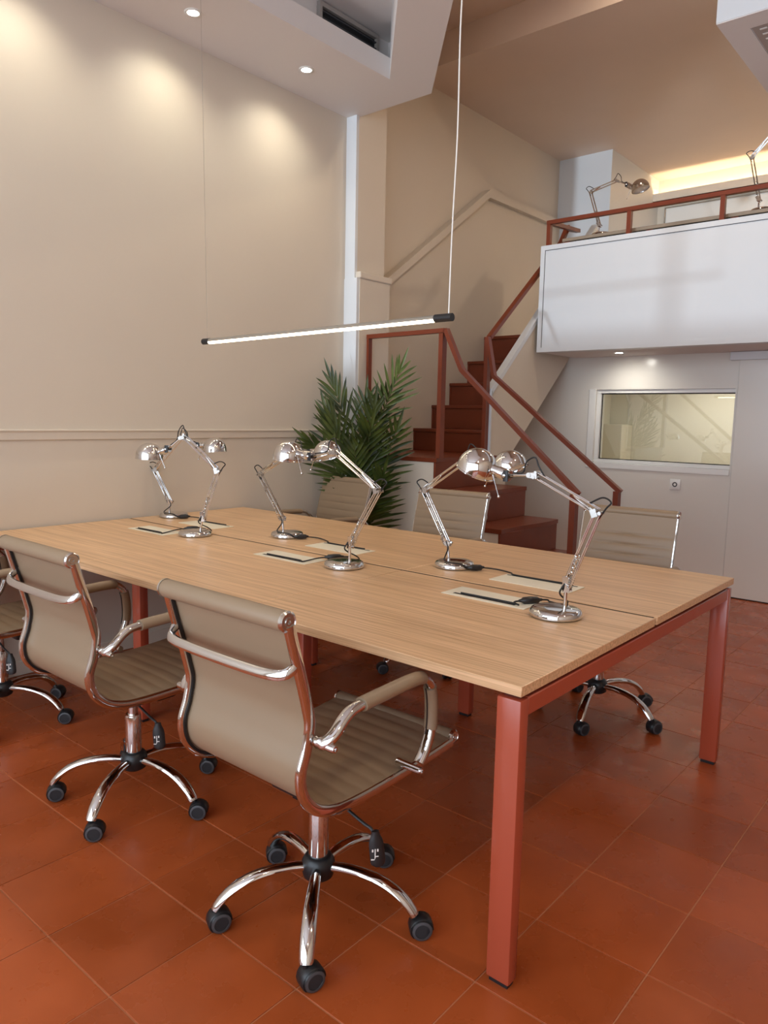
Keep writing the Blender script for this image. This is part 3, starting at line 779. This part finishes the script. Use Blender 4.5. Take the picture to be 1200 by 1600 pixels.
    if cord:
        rz = Matrix.Rotation(-R(az), 4, 'Z')
        cp = [J+Vector((0, -.010, .01)), J+Vector((-.012*s, -.014, -.02))]+[rz @ Vector(c) for c in cord]
        obj('cord', sweep(B(), spline(cp, 6), .0028, n=7), M_CORD, t)
        a, b_ = rz @ Vector(switch[0]), rz @ Vector(switch[1])
        pts = [a.lerp(b_, f) for f in (0, .12, .2, .5, .8, .88, 1)]
        obj('cord_switch', sweep(B(), pts, [.004, .006, .010, .0115, .010, .006, .004], [.004, .007, .0125, .0135, .0125, .007, .004], ref=(0, 0, 1), n=12, power=3), M_BLACK, t)
    return t
GL = 'chrome swing arm desk lamps on the work table'
def cn(loc, slot):  # near lamps: cord runs to the left
    return [(-.02, .045, .035), (-.055, .115, .008), (-.09, .11, .007), (-.13, .07, .010)], ((-.095, .105, .013), (-.150, .035, .013))
zt = ZT+.0005
def near(loc, az, *j, od, label):
    bx, by = loc
    x0 = -.335-.972*{0: 0, 1: 1, 2: 2}[round((-.24-bx)/.97)]
    cord = [(.0, .075, .030), (-.035, .120, .006), (-.085, .125, .006), (-.100, .118, .011), (-.155, .030, .011), (x0-.045-bx+.015, .610-by, .006), (x0-.06-bx, .614-by, .0075), (x0-.25-bx, .614-by, .0070)]
    return lamp((bx, by, zt), az, *j, od, cord, ((-.105, .108, .0125), (-.148, .040, .0125)), label, GL)
near((-.23, .594), 0, (.029, .094), (.116, .324), (-.086, .416), (-.184, .408), (-.296, .425), od=(-.42, -.90), label='chrome swing arm desk lamp nearest the front right corner of the table')
near((-1.17, .67), 0, (.028, .092), (.170, .312), (-.055, .443), (-.185, .419), (-.318, .412), od=(-.12, -.99), label='chrome desk lamp at the middle of the near desk row, tall elbow leaning right')
near((-2.183, .704), 25, (.040, .085), (.125, .316), (-.054, .473), (-.140, .407), (-.240, .372), od=(-.05, -1), label='chrome desk lamp with its dome turned left, near row by the left wall')
def far(loc, az, *j, od, label):
    bx, by = loc
    x0 = -.648-.968*{0: 0, 1: 1, 2: 2}[round((-.87-bx)/.97)]
    cord = [(-.01, -.055, .034), (.035, -.070, .031), (.062, -.045, .026), (.085, -.025, .012), (.112, .018, .011), (.16, .055, .006), (x0+.03-bx-.02, 1.02-by, .006), (x0+.05-bx, .996-by, .006), (x0+.26-bx, .996-by, .0070)]
    return lamp((bx, by, zt), az, *j, od, cord, ((.082, -.030, .0125), (.120, .026, .0125)), label, GL)
far((-.87, .982), 0, (-.036, .090), (-.160, .292), (.050, .432), (.140, .418), (.232, .405), od=(.45, -.90), label='chrome desk lamp on the far desk row at the right, facing the corner lamp')
far((-1.86, 1.0), 0, (-.035, .085), (-.203, .290), (.058, .418), (.165, .409), (.268, .408), od=(.35, -.94), label='chrome desk lamp on the far desk row at the middle, beside the palm')
far((-2.800, 1.0), 25, (-.022, .085), (-.117, .262), (.059, .447), (.165, .405), (.258, .388), od=(.05, -1), label='chrome desk lamp in the far corner of the table by the left wall')

# ------------------------------------------------------------------ upstairs desk and its lamps
md = thing('upstairs_desk', 'long oak topped desk with red frame behind the mezzanine railing', 'table', (-.5, 4.4, 2.05))
M_DTOP = mat('greyed_oak', (.36, .27, .19), .45, var=.08, vscale=12)
wobj('tabletop', box(B(), (-2.10, 4.085, 2.705), (2.6, 4.80, 2.729), .002), M_DTOP, md)
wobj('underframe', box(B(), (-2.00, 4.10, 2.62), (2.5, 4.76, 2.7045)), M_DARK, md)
for x in (-2.09, -1.44, -.86, .4, 1.3, 2.4):
    for y in (4.092, 4.74): wobj('leg', box(B(), (x, y, 2.0505), (x+.05, y+.04, 2.7045), .003), M_RED, md)
zm = 2.7295
lamp((-1.83, 4.20, zm), 0, (-.02, .085), (-.110, .350), (.10, .395), (.185, .348), (.285, .310), (.30, -.95), None, None, 'dark reflecting desk lamp upstairs, behind the railing beside the corner pier', 'desk lamps on the upstairs desk')
lamp((-.690, 4.20, zm), 0, (-.028, .085), (-.095, .375), (.085, .56), (.185, .55), (.30, .52), (.30, -.95), None, None, 'desk lamp upstairs at the right edge of the photo, arm reaching out of frame', 'desk lamps on the upstairs desk')

# ------------------------------------------------------------------ linear pendant
pdn = thing('pendant_light', 'slim glowing linear pendant light hanging on thin wires over the table', 'pendant light', (-1.49, .785, 1.662))
A_, Z_ = Vector((-.702, 0, -.006)), Vector((.702, 0, .008))
obj('housing', sweep(B(), [A_, Z_], .0125, .0125, ref=(0, 0, 1), n=20), mat('warm_grey_aluminium', (.30, .26, .21), .4, .3), pdn)
dd = B(); sweep(dd, [A_+Vector((.02, 0, -.0035)), Z_-Vector((.05, 0, .0035))], .0098, .0121, ref=(0, 0, 1), n=20)
obj('diffuser', dd, M_TUBE, pdn)
obj('end_cap', sweep(B(), [A_+Vector((-.02, 0, 0)), A_+Vector((.028, 0, 0))], .0142, ref=(0, 0, 1), n=20), M_BLACK, pdn)
obj('end_cap', sweep(B(), [Z_-Vector((.062, 0, 0)), Z_+Vector((.012, 0, 0))], .0142, ref=(0, 0, 1), n=20), M_BLACK, pdn)
obj('wire', sweep(B(), [A_+Vector((.01, 0, .012)), (-.724, 0, 3.66-1.662)], .0009, n=6), M_STEEL, pdn, label='thin steel wire')
obj('power_cord', sweep(B(), spline([Z_+Vector((-.004, 0, .012)), (.702, 0, .3), (.710, .003, .62), (.714, -.004, .95), (.722, 0, 1.3), (.724, 0, H_SOF-1.662)], 8), .0026, n=8), M_CABLE, pdn, label='white power cord')

# ------------------------------------------------------------------ recessed downlights
def downlight(x, y, z, e, label, group, size=R(125), tgt=None, c=SPOTC):
    t = thing('downlight', label, 'ceiling light', (x, y, z), 0, group)
    obj('trim_ring', lathe(B(), [(.030, -.001), (.030, -.004), (.040, -.005), (.044, -.003), (.044, -.0005), (.030, -.001)], 28), M_PLASTIC, t)
    obj('light_disc', lathe(B(), [(0, -.0008), (.030, -.0008), (.030, -.003), (0, -.003)], 24), M_LED, t)
    light('downlight_beam', 'SPOT', (0, 0, -.012), e, c, target=(tgt or (0, 0, -1)), parent=t, specular_factor=.15, spot_size=size, spot_blend=1.0, shadow_soft_size=.03)
GD = 'recessed downlights in the soffit along the left wall'
for y, lab in ((1.838, 'lit recessed downlight in the soffit nearest the pier'), (1.047, 'lit recessed downlight at the top left of the soffit'), (.26, 'recessed downlight in the soffit, third from the pier'), (-.53, 'recessed downlight in the soffit, fourth from the pier'), (-1.32, 'recessed downlight in the soffit, fifth from the pier')):
    downlight(-2.63, y, H_SOF, 17, lab or 'recessed downlight in the soffit beyond the top left of the photo', GD, tgt=(-.22, 0, -1))
downlight(-1.66, 4.26, ZB0, 13, 'lit recessed downlight under the balcony', 'recessed downlights under the balcony', size=R(140), tgt=(0, .45, -1), c=(1.0, .97, .88))

# ------------------------------------------------------------------ palm
pm = thing('potted_palm', 'tall green palm with long narrow leaflets beside the staircase', 'plant', (-2.58, 2.40, 0))
obj('pot', lathe(B(), [(0, 0), (.095, 0), (.125, .22), (.133, .225), (.133, .245), (.118, .245), (.115, .22), (0, .215)], 28), M_GREY, pm)
obj('soil', lathe(B(), [(0, .215), (.114, .215), (.11, .228), (0, .232)], 20), mat('soil', (.03, .02, .012), .9, bump=(60, .8)), pm)
def leaflet(bm, p, d, nrm, L_, w_, droop):
    """narrow curved blade from p along d, folded slightly along its midrib"""
    d = d.normalized(); side = d.cross(nrm).normalized(); n = 6; rows = []
    for i in range(n+1):
        t_ = i/n; c = p+d*L_*t_+Vector((0, 0, -droop*L_*t_*t_))
        ww = w_*math.sin(PI*min(1, .10+t_*.90))**.65*(1-.25*t_)
        if i == n: ww = .0004
        rows.append((bm.verts.new(c-side*ww+nrm*ww*.35), bm.verts.new(c), bm.verts.new(c+side*ww+nrm*ww*.35)))
    for a, b_ in zip(rows, rows[1:]):
        bm.faces.new((a[0], a[1], b_[1], b_[0])); bm.faces.new((a[1], a[2], b_[2], b_[1]))
def frond(pts, n, L_, facing, mt, a0=58, a1=24, start=.28, w_=.0125, droop=.10):
    path = spline([Vector(q)-Vector((-2.58, 2.40, 0)) for q in pts], 10); k = len(path)
    o = obj('frond', sweep(B(), path, [.006*(1-.8*i/(k-1))+.001 for i in range(k)], n=7), M_STEM, pm)
    bm = B(); facing = Vector(facing).normalized()
    for i in range(n):
        f = start+(1-start)*i/(n-1); idx = min(k-2, int(f*(k-1))); p = path[idx].lerp(path[idx+1], f*(k-1)-idx)
        tg = (path[min(k-1, idx+1)]-path[max(0, idx-1)]).normalized(); sd = tg.cross(facing).normalized(); nr = sd.cross(tg).normalized()
        ang = R(a0+(a1-a0)*((f-start)/(1-start))); ll = L_*(.62+.38*math.sin(PI*((f-start)/(1-start))**.8))
        for s in (-1, 1):
            an = ang+random.uniform(-.10, .10)
            d = tg*math.cos(an)+sd*s*math.sin(an)+nr*random.uniform(-.05, .30)
            leaflet(bm, p, d, nr, ll*random.uniform(.88, 1.08), w_, droop*random.uniform(.4, 1.7))
    leaflet(bm, path[-1], tg, nr, L_*.75, w_, 0)
    lf = obj('leaflets', bm, mt, o)
    lf.data.materials.append(mt)
V = (.66, -.74, .05)
b0 = (-2.60, 2.38, .22)
frond([b0, (-2.66, 2.36, .8), (-2.72, 2.34, 1.2), (-2.80, 2.28, 1.50)], 15, .30, V, M_LEAF, a0=62, a1=14)
frond([b0, (-2.62, 2.40, .8), (-2.56, 2.42, 1.15), (-2.47, 2.44, 1.42)], 14, .27, V, M_LEAF, a0=60, a1=22)
frond([b0, (-2.60, 2.40, .9), (-2.50, 2.42, 1.3), (-2.36, 2.42, 1.60)], 8, .26, V, M_LEAFL, start=.66, w_=.010, a0=55, a1=14)
frond([b0, (-2.64, 2.34, .7), (-2.66, 2.26, 1.0), (-2.70, 2.18, 1.26)], 13, .29, V, M_LEAF, a1=12)
frond([b0, (-2.60, 2.36, .7), (-2.56, 2.32, .98), (-2.47, 2.28, 1.22)], 13, .28, V, M_LEAF, a0=64)
frond([b0, (-2.66, 2.30, .70), (-2.72, 2.20, .98), (-2.80, 2.08, 1.12)], 9, .25, V, M_LEAF, start=.5, a0=50, a1=10)
frond([b0, (-2.56, 2.38, .5), (-2.48, 2.34, .72), (-2.38, 2.30, .92)], 13, .27, V, M_LEAF, a0=66)
frond([b0, (-2.62, 2.34, .6), (-2.58, 2.28, .90), (-2.57, 2.24, 1.10)], 12, .25, V, M_LEAF)
frond([b0, (-2.60, 2.36, .45), (-2.54, 2.32, .62), (-2.44, 2.28, .76)], 11, .27, V, M_LEAF, a0=66)
frond([b0, (-2.62, 2.32, .7), (-2.70, 2.24, 1.0), (-2.76, 2.18, 1.30)], 13, .28, V, M_LEAF, a0=60, a1=16)
frond([b0, (-2.58, 2.34, .8), (-2.52, 2.32, 1.1), (-2.46, 2.30, 1.36)], 12, .26, V, M_LEAF, a0=62, a1=18)
frond([b0, (-2.64, 2.40, .8), (-2.66, 2.42, 1.14), (-2.66, 2.44, 1.40)], 14, .28, V, M_LEAF)
frond([b0, (-2.56, 2.40, .7), (-2.46, 2.42, 1.0), (-2.37, 2.42, 1.22)], 12, .25, V, M_LEAF, a0=64)
